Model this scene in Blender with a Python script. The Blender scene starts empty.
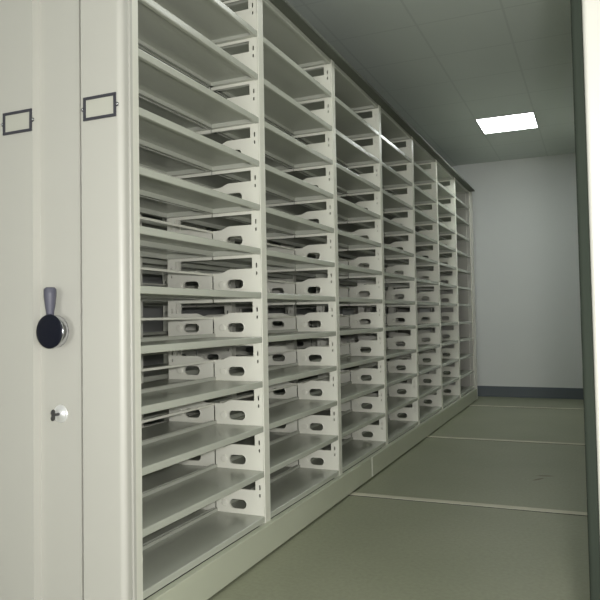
import bpy, bmesh, math
from mathutils import Matrix, Vector
C = bpy.context.scene.collection
PI = math.pi

# ------------------------------------------------------------------ materials
def new_mat(name):
    m = bpy.data.materials.new(name); m.use_nodes = True
    nt = m.node_tree; b = nt.nodes['Principled BSDF']
    return m, nt, b

def mat(name, col, rough=0.4, metal=0.0, var=0.03, scale=6.0, bump=0.0, bscale=200.0, spec=0.5):
    m, nt, b = new_mat(name)
    tc = nt.nodes.new('ShaderNodeTexCoord')
    n = nt.nodes.new('ShaderNodeTexNoise'); n.inputs['Scale'].default_value = scale; n.inputs['Detail'].default_value = 3
    nt.links.new(tc.outputs['Object'], n.inputs['Vector'])
    mx = nt.nodes.new('ShaderNodeMix'); mx.data_type = 'RGBA'
    mx.inputs[6].default_value = [max(0, c * (1 - var)) for c in col] + [1]
    mx.inputs[7].default_value = [min(1, c * (1 + var)) for c in col] + [1]
    nt.links.new(n.outputs['Fac'], mx.inputs[0])
    nt.links.new(mx.outputs[2], b.inputs['Base Color'])
    b.inputs['Roughness'].default_value = rough; b.inputs['Metallic'].default_value = metal
    b.inputs['Specular IOR Level'].default_value = spec
    if bump:
        n2 = nt.nodes.new('ShaderNodeTexNoise'); n2.inputs['Scale'].default_value = bscale
        nt.links.new(tc.outputs['Object'], n2.inputs['Vector'])
        bp = nt.nodes.new('ShaderNodeBump'); bp.inputs['Strength'].default_value = bump; bp.inputs['Distance'].default_value = 0.002
        nt.links.new(n2.outputs['Fac'], bp.inputs['Height']); nt.links.new(bp.outputs['Normal'], b.inputs['Normal'])
    return m

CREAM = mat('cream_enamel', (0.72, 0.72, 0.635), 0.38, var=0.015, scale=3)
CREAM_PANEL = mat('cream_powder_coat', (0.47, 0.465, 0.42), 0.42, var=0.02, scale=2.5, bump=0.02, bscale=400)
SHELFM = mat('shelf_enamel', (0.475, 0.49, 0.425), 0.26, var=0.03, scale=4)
SKIRT = mat('skirt_enamel', (0.50, 0.52, 0.41), 0.45, var=0.05, scale=4)
CANOPY = mat('canopy_dark', (0.11, 0.12, 0.095), 0.7, var=0.05)  # whole dust cover much darker than the rack
DARK = mat('dark_frame_enamel', (0.045, 0.045, 0.055), 0.4)
CARD = mat('label_card', (0.46, 0.46, 0.40), 0.6)
BLACK = mat('black_plastic', (0.006, 0.007, 0.014), 0.35, spec=0.25)
GREYP = mat('grey_plastic', (0.09, 0.09, 0.12), 0.5)
CHROME = mat('chrome', (0.6, 0.6, 0.63), 0.2, 1.0)
BRIGHTST = mat('polished_escutcheon', (0.88, 0.88, 0.88), 0.3, 0.55)
KEYM = mat('nickel_key', (0.07, 0.07, 0.07), 0.35, 0.6)
SEAL = mat('rubber_seal', (0.022, 0.028, 0.021), 0.9, spec=0.15)
UNDER = mat('black_steel_undercarriage', (0.03, 0.03, 0.03), 0.6)
WALLM = mat('white_wall_paint', (0.67, 0.69, 0.67), 0.75, var=0.03, scale=1.3, bump=0.1, bscale=120)
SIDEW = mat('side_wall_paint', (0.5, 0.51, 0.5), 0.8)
BASEB = mat('slate_skirting_paint', (0.085, 0.105, 0.115), 0.5, var=0.05)
RAILM = mat('galvanised_rail', (0.62, 0.6, 0.48), 0.5, 0.0, var=0.15, scale=9)
SHADOWM = mat('rail_shadow_line', (0.04, 0.042, 0.034), 0.8)
LFRAME = mat('light_trim', (0.5, 0.5, 0.5), 0.4)

def floor_mat():
    m, nt, b = new_mat('olive_floor_paint')
    L = nt.links.new
    tc = nt.nodes.new('ShaderNodeTexCoord')
    n1 = nt.nodes.new('ShaderNodeTexNoise'); n1.inputs['Scale'].default_value = 1.6; n1.inputs['Detail'].default_value = 5
    n2 = nt.nodes.new('ShaderNodeTexNoise'); n2.inputs['Scale'].default_value = 60; n2.inputs['Detail'].default_value = 4
    L(tc.outputs['Object'], n1.inputs['Vector']); L(tc.outputs['Object'], n2.inputs['Vector'])
    r = nt.nodes.new('ShaderNodeValToRGB')
    r.color_ramp.elements[0].position = 0.3; r.color_ramp.elements[0].color = (0.275, 0.29, 0.2, 1)
    r.color_ramp.elements[1].position = 0.7; r.color_ramp.elements[1].color = (0.32, 0.33, 0.235, 1)
    L(n1.outputs['Fac'], r.inputs['Fac'])
    mx = nt.nodes.new('ShaderNodeMix'); mx.data_type = 'RGBA'; mx.blend_type = 'OVERLAY'; mx.inputs[0].default_value = 0.18
    L(r.outputs['Color'], mx.inputs[6]); L(n2.outputs['Fac'], mx.inputs[7])
    # a short scuff on the paint in the middle of the aisle
    def stroke(cx, cy, ang, lx, ly, prev):
        mp = nt.nodes.new('ShaderNodeMapping'); mp.vector_type = 'TEXTURE'
        mp.inputs['Location'].default_value = (cx, cy, 0); mp.inputs['Rotation'].default_value = (0, 0, ang)
        mp.inputs['Scale'].default_value = (lx, ly, 1)
        L(tc.outputs['Object'], mp.inputs['Vector'])
        ln = nt.nodes.new('ShaderNodeVectorMath'); ln.operation = 'LENGTH'; L(mp.outputs['Vector'], ln.inputs[0])
        mr = nt.nodes.new('ShaderNodeMapRange'); mr.inputs['From Min'].default_value = 0.5; mr.inputs['From Max'].default_value = 1.1
        mr.inputs['To Min'].default_value = 0.85; mr.inputs['To Max'].default_value = 0.0
        L(ln.outputs['Value'], mr.inputs['Value'])
        mm = nt.nodes.new('ShaderNodeMix'); mm.data_type = 'RGBA'
        L(mr.outputs['Result'], mm.inputs[0]); L(prev, mm.inputs[6]); mm.inputs[7].default_value = (0.13, 0.11, 0.06, 1)
        return mm.outputs[2]
    o = stroke(0.995, 2.76, 0.25, 0.055, 0.018, mx.outputs[2])
    o = stroke(0.965, 2.66, 1.0, 0.06, 0.014, o)
    L(o, b.inputs['Base Color'])
    b.inputs['Roughness'].default_value = 0.48
    return m

def ceiling_mat():
    m, nt, b = new_mat('grey_ceiling_tiles')
    L = nt.links.new
    tc = nt.nodes.new('ShaderNodeTexCoord')
    sep = nt.nodes.new('ShaderNodeSeparateXYZ'); L(tc.outputs['Object'], sep.inputs[0])
    def seam(sock, off, period):
        a = nt.nodes.new('ShaderNodeMath'); a.operation = 'SUBTRACT'; L(sock, a.inputs[0]); a.inputs[1].default_value = off - period / 2
        p = nt.nodes.new('ShaderNodeMath'); p.operation = 'PINGPONG'; L(a.outputs[0], p.inputs[0]); p.inputs[1].default_value = period / 2
        q = nt.nodes.new('ShaderNodeMath'); q.operation = 'GREATER_THAN'; L(p.outputs[0], q.inputs[0]); q.inputs[1].default_value = period / 2 - 0.007
        return q.outputs[0]
    s1 = seam(sep.outputs[0], 0.322, 0.53); s2 = seam(sep.outputs[1], 4.80, 0.57)
    mxm = nt.nodes.new('ShaderNodeMath'); mxm.operation = 'MAXIMUM'; L(s1, mxm.inputs[0]); L(s2, mxm.inputs[1])
    n = nt.nodes.new('ShaderNodeTexNoise'); n.inputs['Scale'].default_value = 1.5; L(tc.outputs['Object'], n.inputs['Vector'])
    r = nt.nodes.new('ShaderNodeValToRGB')
    r.color_ramp.elements[0].color = (0.58, 0.63, 0.59, 1); r.color_ramp.elements[1].color = (0.64, 0.685, 0.645, 1)
    L(n.outputs['Fac'], r.inputs['Fac'])
    mx = nt.nodes.new('ShaderNodeMix'); mx.data_type = 'RGBA'
    L(mxm.outputs[0], mx.inputs[0]); L(r.outputs['Color'], mx.inputs[6]); mx.inputs[7].default_value = (0.54, 0.585, 0.55, 1)
    L(mx.outputs[2], b.inputs['Base Color']); b.inputs['Roughness'].default_value = 0.6
    return m

def emit_mat(name, col, s):
    m, nt, b = new_mat(name)
    b.inputs['Base Color'].default_value = (0.8, 0.8, 0.8, 1)
    b.inputs['Emission Color'].default_value = (*col, 1); b.inputs['Emission Strength'].default_value = s
    return m

# ------------------------------------------------------------------ mesh helpers
def mesh_of(bm, name, m, smooth=False):
    bmesh.ops.recalc_face_normals(bm, faces=bm.faces)
    me = bpy.data.meshes.new(name); bm.to_mesh(me); bm.free()
    me.materials.append(m)
    if smooth:
        for p in me.polygons: p.use_smooth = True
    return me

def link(name, me, parent=None, loc=(0, 0, 0), rot=(0, 0, 0), **props):
    o = bpy.data.objects.new(name, me); C.objects.link(o)
    o.location = loc; o.rotation_euler = rot
    if parent: o.parent = parent
    for k, v in props.items(): o[k] = v
    return o

def box(bm, x0, x1, y0, y1, z0, z1, bev=0.0):
    tmp = bmesh.new()
    vs = [tmp.verts.new(((x0, x1)[i], (y0, y1)[j], (z0, z1)[k])) for i in (0, 1) for j in (0, 1) for k in (0, 1)]
    for f in ((0, 1, 3, 2), (4, 6, 7, 5), (0, 4, 5, 1), (2, 3, 7, 6), (0, 2, 6, 4), (1, 5, 7, 3)):
        tmp.faces.new([vs[i] for i in f])
    if bev:
        bmesh.ops.bevel(tmp, geom=tmp.edges[:], offset=bev, segments=2, profile=0.5, affect='EDGES')
    t = bpy.data.meshes.new('t'); tmp.to_mesh(t); tmp.free(); bm.from_mesh(t); bpy.data.meshes.remove(t)

def prism(bm, pts, a0, a1, axis):
    """closed outline pts extruded along axis: 'z' -> pts are (x,y); 'y' -> pts are (x,z)"""
    def v(p, a): return (p[0], p[1], a) if axis == 'z' else (p[0], a, p[1])
    A = [bm.verts.new(v(p, a0)) for p in pts]; B = [bm.verts.new(v(p, a1)) for p in pts]
    n = len(pts)
    for i in range(n): bm.faces.new((A[i], A[(i + 1) % n], B[(i + 1) % n], B[i]))
    bm.faces.new(A); bm.faces.new(B[::-1])

def lathe(bm, prof, axis='y', n=48, c=(0, 0, 0)):
    """profile of (radius, along) turned about an axis parallel to y (or z) through c"""
    rings = []
    for r, a in prof:
        ring = []
        for i in range(n):
            t = 2 * PI * i / n
            if axis == 'y': ring.append(bm.verts.new((c[0] + r * math.cos(t), c[1] + a, c[2] + r * math.sin(t))))
            else: ring.append(bm.verts.new((c[0] + r * math.cos(t), c[1] + r * math.sin(t), c[2] + a)))
        rings.append(ring)
    for A, B in zip(rings, rings[1:]):
        for i in range(n): bm.faces.new((A[i], A[(i + 1) % n], B[(i + 1) % n], B[i]))
    bm.faces.new(rings[0]); bm.faces.new(rings[-1][::-1])

def plate_mesh(name, outlines, thick, m):
    """flat sheet with holes: outlines in (u, v), first is the border"""
    cu = bpy.data.curves.new('c', 'CURVE'); cu.dimensions = '2D'; cu.fill_mode = 'BOTH'; cu.extrude = thick / 2
    for pts in outlines:
        s = cu.splines.new('POLY'); s.points.add(len(pts) - 1); s.use_cyclic_u = True
        for p, q in zip(s.points, pts): p.co = (q[0], q[1], 0, 1)
    o = bpy.data.objects.new('c', cu); C.objects.link(o)
    dg = bpy.context.evaluated_depsgraph_get()
    me = bpy.data.meshes.new_from_object(o.evaluated_get(dg))
    bpy.data.objects.remove(o); bpy.data.curves.remove(cu)
    me.name = name; me.materials.clear(); me.materials.append(m)
    return me

def tag(o, label, cat, group=None):
    o['label'] = label; o['category'] = cat
    if group: o['group'] = group
    return o

# ------------------------------------------------------------------ rack dimensions (metres)
BAY, NB, NL = 0.90, 7, 12
Z0, STEP = 0.1486, 0.1899
HALF, DEPTH = 0.235, 0.48
HTOP = Z0 + NL * STEP
YEND = 6.31
def post_y(i): return (0.024, 0.068) if i == 0 else (BAY * i + 0.012, BAY * i + 0.062)
def rr(cx, cy, hx, hy, r, n=7):
    out = []
    for sx, sy, a in ((1, 1, 0), (-1, 1, PI / 2), (-1, -1, PI), (1, -1, 1.5 * PI)):
        for k in range(n):
            t = a + k * PI / 2 / (n - 1)
            out.append((cx + sx * (hx - r) + r * math.cos(t), cy + sy * (hy - r) + r * math.sin(t)))
    return out

# shelf tray: sheet, rounded front lip, raised back stop, side and underside flanges. local x = 0 front, -HALF back, z = 0 lip centre
def shelf_mesh(ylen):
    bm = bmesh.new()
    r = 0.004
    lip = [(-0.012, 0.0115), (-0.012, 0.013)]
    for k in range(5):
        t = PI / 2 - k * PI / 8; lip.append((-r + r * math.cos(t), 0.013 - r + r * math.sin(t)))
    for k in range(5):
        t = -k * PI / 8; lip.append((-r + r * math.cos(t), -0.013 + r + r * math.sin(t)))
    lip += [(-0.016, -0.013), (-0.016, -0.0115), (-0.0035, -0.0115), (-0.0018, -0.009), (-0.0018, 0.009), (-0.0035, 0.0115)]
    prism(bm, lip, 0, ylen, 'y')
    box(bm, -HALF, -0.012, 0, ylen, 0.0115, 0.013)
    box(bm, -HALF, -HALF + 0.006, 0, ylen, 0.013, 0.027, 0.0015)          # back stop
    box(bm, -HALF, -HALF + 0.0015, 0, ylen, -0.010, 0.0115)               # rear flange
    box(bm, -HALF, -HALF + 0.014, 0, ylen, -0.0115, -0.010)
    for y0, y1, ya, yb in ((0, 0.0015, 0, 0.02), (ylen - 0.0015, ylen, ylen - 0.02, ylen)):
        box(bm, -HALF, -0.002, y0, y1, -0.010, 0.0115)
        box(bm, -HALF, -0.002, ya, yb, -0.0115, -0.010)
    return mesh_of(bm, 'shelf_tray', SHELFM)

def mirror_x(me, cx):
    m2 = me.copy(); bm = bmesh.new(); bm.from_mesh(m2)
    for v in bm.verts: v.co.x = 2 * cx - v.co.x
    bmesh.ops.recalc_face_normals(bm, faces=bm.faces); bm.to_mesh(m2); bm.free()
    return m2

# perforated divider between two bays: u = depth from the front, v = height above the shelf lip centre
def divider_mesh(dimple=0.194):
    e = HALF + 0.002
    border = [(0.003, -0.013), (e, -0.013)]
    win = [(0.043, 0.118), (0.150, 0.118)]
    for k in range(1, 9):
        t = k / 8; s = t * t * (3 - 2 * t); win.append((0.150 + 0.055 * t, 0.118 - 0.016 * s))
    border += [(e, 0.102)] + win[::-1] + [(0.043, 0.165), (e, 0.165), (e, STEP - 0.0135), (0.003, STEP - 0.0135)]
    oval = rr(0.127, 0.0535, 0.040, 0.0195, 0.0185)
    sl1 = rr(0.022, 0.131, 0.0035, 0.0105, 0.003, 3); sl2 = rr(0.022, 0.097, 0.0035, 0.0075, 0.003, 3)
    me = plate_mesh('divider_plate', [border, oval, sl1, sl2], 0.002, CREAM)
    bm = bmesh.new(); bm.from_mesh(me)
    # curve lies in XY: u -> -x, v -> z, thickness -> y
    for v in bm.verts:
        u, w, t = v.co; v.co = (-u, t, w)
    # pressed rim round the hand hole, pressed dimple beside it, folded top of the lower plate
    ring_o, ring_i = rr(-0.127, 0.0535, 0.0445, 0.024, 0.0225), rr(-0.127, 0.0535, 0.040, 0.0195, 0.0185)
    A = [bm.verts.new((p[0], -0.0011, p[1])) for p in ring_o]; B = [bm.verts.new((p[0], 0.005, p[1])) for p in ring_i]
    D = [bm.verts.new((p[0], -0.0025, p[1])) for p in ring_i]
    n = len(A)
    for i in range(n):
        j = (i + 1) % n
        bm.faces.new((A[i], A[j], D[j], D[i])); bm.faces.new((D[i], D[j], B[j], B[i]))
    lathe(bm, [(0.0155, 0.0), (0.0150, -0.0045), (0.011, -0.0062), (0.002, -0.0066)], 'y', 20, (-dimple, 0, 0.053))
    box(bm, -0.150, -0.043, 0.0, 0.008, 0.1165, 0.118)
    bmesh.ops.recalc_face_normals(bm, faces=bm.faces); bm.to_mesh(me); bm.free()
    return me

def upright_mesh(w, h):
    """channel post, open towards +y inside; slots punched in the far cheek"""
    bm = bmesh.new(); d, t = 0.040, 0.002
    z0, z1 = 0.02, h
    box(bm, -t - 0.001, -0.001 + 0.003, 0.0, w, z0, z1, 0.0012)
    box(bm, -d, -t, w - t, w, z0, z1)
    box(bm, -d, -t, 0.0008, t, z0, Z0)
    box(bm, -d, -d + t, 0, 0.012, z0, z1); box(bm, -d, -d + t, w - 0.012, w, z0, z1)
    return mesh_of(bm, 'upright_channel', CREAM)

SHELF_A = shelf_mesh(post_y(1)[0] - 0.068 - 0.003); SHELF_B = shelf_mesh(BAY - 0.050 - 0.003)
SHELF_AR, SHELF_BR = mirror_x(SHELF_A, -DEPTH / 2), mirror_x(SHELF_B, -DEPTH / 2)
DIV = divider_mesh(); DIVR = mirror_x(divider_mesh(0.062), -DEPTH / 2)
UP0, UP1 = upright_mesh(0.044, HTOP + 0.012), upright_mesh(0.050, HTOP + 0.012)
UP0R, UP1R = mirror_x(UP0, -DEPTH / 2), mirror_x(UP1, -DEPTH / 2)

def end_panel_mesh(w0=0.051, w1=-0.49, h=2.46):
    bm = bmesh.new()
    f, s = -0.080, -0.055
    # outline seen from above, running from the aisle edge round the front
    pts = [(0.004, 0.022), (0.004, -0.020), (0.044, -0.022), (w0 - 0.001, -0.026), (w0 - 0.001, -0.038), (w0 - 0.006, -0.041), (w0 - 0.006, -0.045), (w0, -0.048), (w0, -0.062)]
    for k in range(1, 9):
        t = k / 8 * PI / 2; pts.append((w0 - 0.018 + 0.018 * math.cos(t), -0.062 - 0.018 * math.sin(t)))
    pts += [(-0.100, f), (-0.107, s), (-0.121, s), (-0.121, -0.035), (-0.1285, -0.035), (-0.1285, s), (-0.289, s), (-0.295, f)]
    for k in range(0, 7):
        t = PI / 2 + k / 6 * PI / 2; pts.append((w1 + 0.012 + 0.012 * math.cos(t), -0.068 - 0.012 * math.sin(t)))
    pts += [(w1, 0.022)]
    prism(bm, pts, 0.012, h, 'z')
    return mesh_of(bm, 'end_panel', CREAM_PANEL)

def holder(parent, x, z, y, label):
    bm = bmesh.new(); w, h, b, d = 0.061, 0.0358, 0.0088, 0.005
    for x0, x1, z0, z1 in ((-w, w, h - b, h), (-w, w, -h, -h + b), (-w, -w + b, -h + b, h - b), (w - b, w, -h + b, h - b)):
        box(bm, x0, x1, -d, 0, z0, z1, 0.001)
    for s in (-1, 1): prism(bm, [(s * (w - 0.001), -0.007), (s * (w + 0.007), -0.005), (s * (w + 0.007), 0.005), (s * (w - 0.001), 0.007)], -0.002, 0, 'y')
    o = link('label_holder', mesh_of(bm, 'label_holder', DARK), parent, (x, y, z), label=label)
    bm = bmesh.new(); box(bm, -w + b, w - b, -0.0012, 0, -h + b, h - b)
    link('card', mesh_of(bm, 'card', CARD), o, label='blank cream card in the dark holder')
    for s in (-1, 1):
        bm = bmesh.new(); lathe(bm, [(0.0042, 0), (0.0042, -0.0015), (0.003, -0.003), (0.001, -0.0035)], 'y', 14, (s * (w + 0.004), -0.002, 0))
        link('screw', mesh_of(bm, 'screw', CHROME, True), o)

def merged(me_list, name, m):
    """one mesh from (mesh, (x,y,z)) pairs"""
    bm = bmesh.new()
    for me, loc in me_list:
        n = len(bm.verts); bm.from_mesh(me); bm.verts.ensure_lookup_table()
        for v in bm.verts[n:]: v.co += Vector(loc)
    out = bpy.data.meshes.new(name); bm.to_mesh(out); bm.free(); out.materials.append(m)
    return out

def rack(x, label, shelf_parts, divider_parts, group, tie_bays=NB):
    root = bpy.data.objects.new('mobile_shelving_unit', None); C.objects.link(root)
    root.location = (x, 0, 0); tag(root, label, 'shelving unit', group)
    # uprights
    for i in range(NB + 1):
        y0, _ = post_y(i)
        link('upright', UP0 if i == 0 else UP1, root, (0, y0, 0))
        link('upright', UP0R if i == 0 else UP1R, root, (0, y0, 0))
    # shelves and dividers, front row then rear row
    rest_s, rest_d = [], []
    for rear in (0, 1):
        for b in range(NB):
            for k in range(NL + 1):
                me = ((SHELF_A, SHELF_B), (SHELF_AR, SHELF_BR))[rear][1 if b else 0]
                loc = (0, post_y(b)[1] + 0.0005, Z0 + k * STEP)
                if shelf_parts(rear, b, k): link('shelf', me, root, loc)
                else: rest_s.append((me, loc))
        for i in range(1, NB):
            for k in range(NL):
                me = (DIV, DIVR)[rear]; loc = (0, post_y(i)[0] - 0.001, Z0 + k * STEP)
                if divider_parts(rear, i, k): link('divider_plate', me, root, loc)
                else: rest_d.append((me, loc))
    if rest_s: link('remaining_shelves', merged(rest_s, 'remaining_shelves', SHELFM), root, kind='stuff')
    if rest_d: link('remaining_divider_plates', merged(rest_d, 'remaining_dividers', CREAM), root, kind='stuff')
    # tie bars running behind the front shelves
    for b in range(NB):
        a0, a1 = post_y(b)[1], post_y(b + 1)[0]
        bm = bmesh.new(); box(bm, -DEPTH / 2 - 0.003, -DEPTH / 2 + 0.003, a0, a1, 0.092, 0.102, 0.0015)
        me = mesh_of(bm, 'tie_bar', CREAM)
        for k in range(NL):
            if b < tie_bays: link('tie_bar', me, root, (0, 0, Z0 + k * STEP))
    # dust cover on top
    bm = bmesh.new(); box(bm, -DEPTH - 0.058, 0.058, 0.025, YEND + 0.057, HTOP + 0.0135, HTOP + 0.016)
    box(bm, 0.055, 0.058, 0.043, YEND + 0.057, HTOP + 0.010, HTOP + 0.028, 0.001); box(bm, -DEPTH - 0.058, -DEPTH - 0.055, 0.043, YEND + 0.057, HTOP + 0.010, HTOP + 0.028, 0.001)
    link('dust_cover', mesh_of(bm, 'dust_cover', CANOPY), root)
    # base skirts (three lengths) and undercarriage
    ys = [0.024, 2.328, 4.40, YEND + 0.056]
    for a, b in zip(ys, ys[1:]):
        bm = bmesh.new(); box(bm, -0.004, 0.025, a + 0.002, b - 0.002, 0.012, 0.133, 0.003)
        link('base_skirt', mesh_of(bm, 'base_skirt', SKIRT), root)
    bm = bmesh.new(); box(bm, 0.020, 0.0275, 2.320, 2.336, 0.014, 0.134, 0.002)  # raised pale strip added to imitate a sunlit line at the joint
    link('joint_highlight', mesh_of(bm, 'joint_highlight', CREAM), root, label='pale strip standing in for a sunlit line at the skirt joint')
    bm = bmesh.new(); box(bm, -DEPTH - 0.025, -DEPTH + 0.004, 0.026, YEND + 0.056, 0.012, 0.133, 0.003)
    link('base_skirt', mesh_of(bm, 'base_skirt', SKIRT), root)
    bm = bmesh.new(); box(bm, -DEPTH + 0.01, -0.012, 0.05, YEND + 0.05, 0.004, 0.118)
    link('undercarriage', mesh_of(bm, 'undercarriage', UNDER), root)
    # end panels
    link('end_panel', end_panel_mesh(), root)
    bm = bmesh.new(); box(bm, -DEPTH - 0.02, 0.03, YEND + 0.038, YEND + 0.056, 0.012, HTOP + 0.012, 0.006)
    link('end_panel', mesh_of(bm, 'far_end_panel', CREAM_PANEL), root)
    holder(root, -0.028, 1.640, -0.080, 'dark framed label holder nearer the aisle edge')
    holder(root, -0.3565, 1.638, -0.080, 'dark framed label holder on the far side of the recessed strip')
    # turning knob with its lever
    kx, kz = -0.196, 0.9725
    bm = bmesh.new(); lathe(bm, [(0.022, -0.0545), (0.022, -0.066), (0.014, -0.070), (0.014, -0.084), (0.047, -0.084), (0.0495, -0.086), (0.0505, -0.108), (0.0490, -0.1115)], 'y', 56, (kx, 0, kz))
    kn = link('knob', mesh_of(bm, 'knob', CHROME, True), root, label='chrome drum knob')
    bm = bmesh.new(); lathe(bm, [(0.0485, -0.1105), (0.0510, -0.1125), (0.0515, -0.1145), (0.049, -0.1165), (0.040, -0.1172), (0.002, -0.1178)], 'y', 56, (kx, 0, kz))
    link('knob_cap', mesh_of(bm, 'knob_cap', BLACK, True), kn, label='black plastic face of the knob')
    bm = bmesh.new(); lathe(bm, [(0.010, 0.02), (0.012, 0.06), (0.0155, 0.08), (0.0185, 0.11), (0.0185, 0.128), (0.013, 0.134)], 'z', 24, (kx - 0.012, -0.098, kz))
    link('lever', mesh_of(bm, 'lever', GREYP, True), kn, label='grey grip rising behind the knob')
    # lock
    lx, lz = -0.208, 0.7185
    bm = bmesh.new(); lathe(bm, [(0.0275, -0.0545), (0.0275, -0.0570), (0.024, -0.0585), (0.012, -0.0590), (0.0115, -0.0625), (0.010, -0.0635)], 'y', 36, (lx, 0, lz))
    link('lock', mesh_of(bm, 'lock', BRIGHTST, True), root, label='round bright metal lock')
    return root

# ------------------------------------------------------------------ the racks
G = 'mobile shelving units of the store room'
front = rack(0, 'long cream mobile shelving unit whose empty open shelves and knobbed end panel face the aisle',
             lambda rear, b, k: (not rear and k < NL) or (not rear and k == NL and 1 < b) or (rear and b == 0 and 0 < k < 11),
             lambda rear, i, k: (not rear and i > 0 and not (i == NB)) or (rear and i in (1, 2) and k < 10), G)
behind = rack(-0.66, 'cream shelving unit half hidden behind the long open rack, glimpsed through its shelf gaps',
              lambda rear, b, k: not rear and b < 4, lambda rear, i, k: not rear and i in (1, 2, 3, 4), G, 3)

def right_unit():
    root = bpy.data.objects.new('mobile_shelving_unit', None); C.objects.link(root); root.location = (1.30, 0, 0)
    tag(root, 'pale shelving end panel with a dark edge seal at the right margin, across the aisle', 'shelving unit', G)
    bm = bmesh.new()
    pts = [(0.0, 0.043), (0.0, -0.070)]
    for k in range(1, 5):
        t = PI - k / 4 * PI / 2; pts.append((0.010 + 0.010 * math.cos(t), -0.070 - 0.010 * math.sin(t)))
    pts += [(0.155, -0.080), (0.162, -0.055), (0.345, -0.055), (0.352, -0.080), (0.545, -0.080), (0.545, 0.043)]
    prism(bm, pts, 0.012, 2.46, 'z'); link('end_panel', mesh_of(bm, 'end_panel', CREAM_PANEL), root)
    bm = bmesh.new(); prism(bm, rr(-0.011, -0.055, 0.012, 0.022, 0.008), 0.012, 2.46, 'z')
    link('edge_seal', mesh_of(bm, 'edge_seal', SEAL), root, label='dark rubber seal strip')
    bm = bmesh.new(); box(bm, 0.015, 0.53, 0.044, 6.35, 0.145, 2.45, 0.003); link('cabinet_body', mesh_of(bm, 'cabinet_body', CREAM), root)
    bm = bmesh.new(); box(bm, 0.005, 0.54, 0.044, 6.35, 0.012, 0.140, 0.003); link('base_skirt', mesh_of(bm, 'base_skirt', SKIRT), root)
    bm = bmesh.new(); box(bm, 0.03, 0.51, 0.06, 6.33, 0.004, 0.02); link('undercarriage', mesh_of(bm, 'undercarriage', UNDER), root)
right_unit()

# key hanging in the lock
bm = bmesh.new()
lx, lz = -0.208, 0.7185
box(bm, lx - 0.0035, lx + 0.0035, -0.082, -0.060, lz - 0.004, lz + 0.004, 0.001)
for s in (-1, 1):
    bmesh.ops.create_uvsphere(bm, u_segments=16, v_segments=10, radius=1.0,
        matrix=Matrix.Translation((lx, -0.088, lz - 0.0005 + s * 0.0085)) @ Matrix.Diagonal((0.003, 0.0095, 0.0092, 1)))
box(bm, lx - 0.002, lx + 0.002, -0.094, -0.080, lz - 0.007, lz + 0.007, 0.001)
tag(link('key', mesh_of(bm, 'key', KEYM, True)), 'small metal key with a two-lobed bow stuck in the round panel lock', 'key')

# ------------------------------------------------------------------ the room
X0, X1, YB, YF, ZC = -1.75, 3.4, 6.74, -8.5, 2.85
def shell(name, m, *b):
    bm = bmesh.new(); box(bm, *b); return link(name, mesh_of(bm, name, m), kind='structure')
shell('floor', floor_mat(), X0, X1, YF, YB, -0.1, 0.0)
shell('ceiling', ceiling_mat(), X0, X1, YF, YB, ZC, ZC + 0.1)
shell('wall_back', WALLM, X0, X1, YB, YB + 0.1, -0.1, ZC + 0.1)
shell('wall_front', SIDEW, X0, X1, YF - 0.1, YF, -0.1, ZC + 0.1)
shell('wall_left', SIDEW, X0 - 0.1, X0, YF - 0.1, YB + 0.1, -0.1, ZC + 0.1)
shell('wall_right', SIDEW, X1, X1 + 0.1, YF - 0.1, YB + 0.1, -0.1, ZC + 0.1)
bm = bmesh.new(); box(bm, X0, X1, YB - 0.012, YB, 0.0, 0.128, 0.002)
link('baseboard_back', mesh_of(bm, 'baseboard_back', BASEB), kind='structure')

# floor rails: a pale steel strip with a shadow line painted dark along its near edge
for y, lab in ((1.952, 'pale steel floor rail crossing the aisle, nearest the camera'),
               (3.852, 'pale steel floor rail across the aisle, middle of the three'),
               (5.86, 'faint steel floor rail across the aisle, nearest the back wall')):
    bm = bmesh.new(); box(bm, -1.65, 2.4, -0.020, 0.032, -0.003, 0.003, 0.001)
    o = link('floor_rail', mesh_of(bm, 'floor_rail', RAILM), None, (0, y, 0), (0, 0, math.radians(1.6)))
    tag(o, lab, 'rail', 'floor rails of the mobile shelving')
    bm = bmesh.new(); box(bm, -1.65, 2.4, -0.029, -0.020, -0.003, 0.0012)
    link('shadow_line', mesh_of(bm, 'shadow_line', SHADOWM), o, label='shadow line along the rail, painted dark')

# ceiling light
bm = bmesh.new()
cx, cy, hx, hy = 0.588, 5.085, 0.266, 0.285
for a in ((-hx, hx, -hy, -hy + .012), (-hx, hx, hy - .012, hy), (-hx, -hx + .012, -hy + .012, hy - .012), (hx - .012, hx, -hy + .012, hy - .012)):
    box(bm, *a, -0.010, 0.0, 0.002)
root = bpy.data.objects.new('ceiling_light', None); C.objects.link(root); root.location = (cx, cy, ZC)
tag(root, 'square white recessed ceiling light panel glowing above the aisle', 'ceiling light')
link('frame', mesh_of(bm, 'frame', LFRAME), root)
bm = bmesh.new(); box(bm, -hx + .012, hx - .012, -hy + .012, hy - .012, -0.006, 0.0)
link('diffuser', mesh_of(bm, 'diffuser', emit_mat('lit_diffuser', (0.95, 1.0, 0.98), 16.0)), root)

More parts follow.
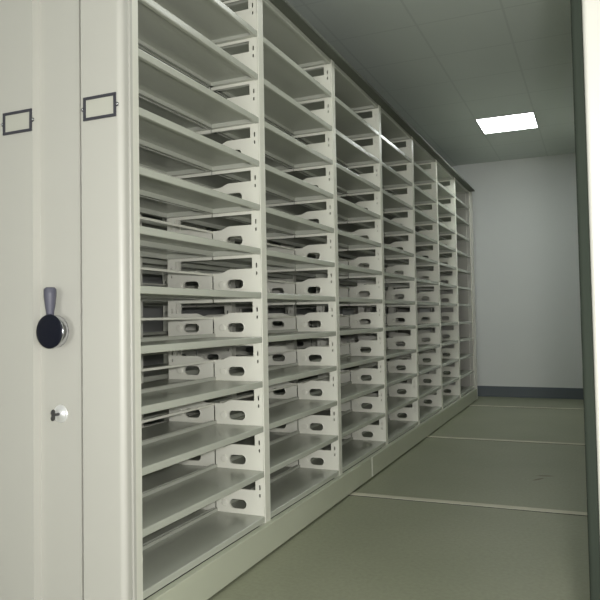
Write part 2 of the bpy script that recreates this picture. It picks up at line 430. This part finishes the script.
# ------------------------------------------------------------------ lamps beyond the frame, two of them added fill lights
def area(name, loc, target, sx, sy, power, col=(1, 0.98, 0.93)):
    l = bpy.data.lights.new(name, 'AREA'); l.shape = 'RECTANGLE'; l.size = sx; l.size_y = sy; l.energy = power; l.color = col
    o = bpy.data.objects.new(name, l); C.objects.link(o); o.location = loc
    o.rotation_euler = (Vector(target) - Vector(loc)).to_track_quat('-Z', 'Y').to_euler(); return o
area('aisle_lamp', (0.95, -1.9, 2.80), (0.95, -1.9, 0), 1.2, 0.6, 4)
area('aisle_lamp', (0.75, 1.55, 2.83), (0.75, 1.55, 0), 0.55, 0.55, 6, (0.97, 1, 0.97))
area('fill_from_behind', (1.95, -8.3, 0.85), (1.2, 2.0, 1.05), 2.4, 1.3, 185, (1, 0.985, 0.98))  # broad fill light added behind the camera, brightens the racks from the front
area('fill_from_side', (3.3, -2.3, 0.9), (0, 0.6, 1.1), 1.4, 1.2, 44, (1, 0.985, 0.98))  # second fill added on the right, lifts the aisle-facing edges and lips
area('camera_flash', (1.40, -1.70, 1.07), (0.55, 2.6, 1.1), 0.08, 0.05, 41, (1, 0.98, 0.96))

w = bpy.data.worlds.new('World'); bpy.context.scene.world = w; w.use_nodes = True
w.node_tree.nodes['Background'].inputs[0].default_value = (0.5, 0.52, 0.5, 1); w.node_tree.nodes['Background'].inputs[1].default_value = 0.05

# ------------------------------------------------------------------ camera
cam = bpy.data.cameras.new('camera'); co = bpy.data.objects.new('camera', cam); C.objects.link(co)
rt, up, fw = Vector((0.91503937, 0.40298265, -0.01754831)), Vector((0.03095525, -0.02677947, 0.99916197)), Vector((-0.402175, 0.91481574, 0.0369787))
M = Matrix.Identity(4)
for i in range(3): M[i][0] = rt[i]; M[i][1] = up[i]; M[i][2] = -fw[i]
M.translation = Vector((1.3053, -1.6639, 1.0034))
co.matrix_world = M
cam.sensor_width = 36; cam.lens = 672.3666 * 36 / 600; cam.shift_x = 1.5 / 600; cam.shift_y = -8 / 600; cam.clip_start = 0.02
sc = bpy.context.scene; sc.camera = co
sc.view_settings.view_transform = 'Standard'; sc.view_settings.look = 'None'
sc.view_settings.exposure = 0.0; sc.view_settings.gamma = 1; sc.view_settings.use_curve_mapping = False
sc.cycles.max_bounces = 10; sc.cycles.diffuse_bounces = 6
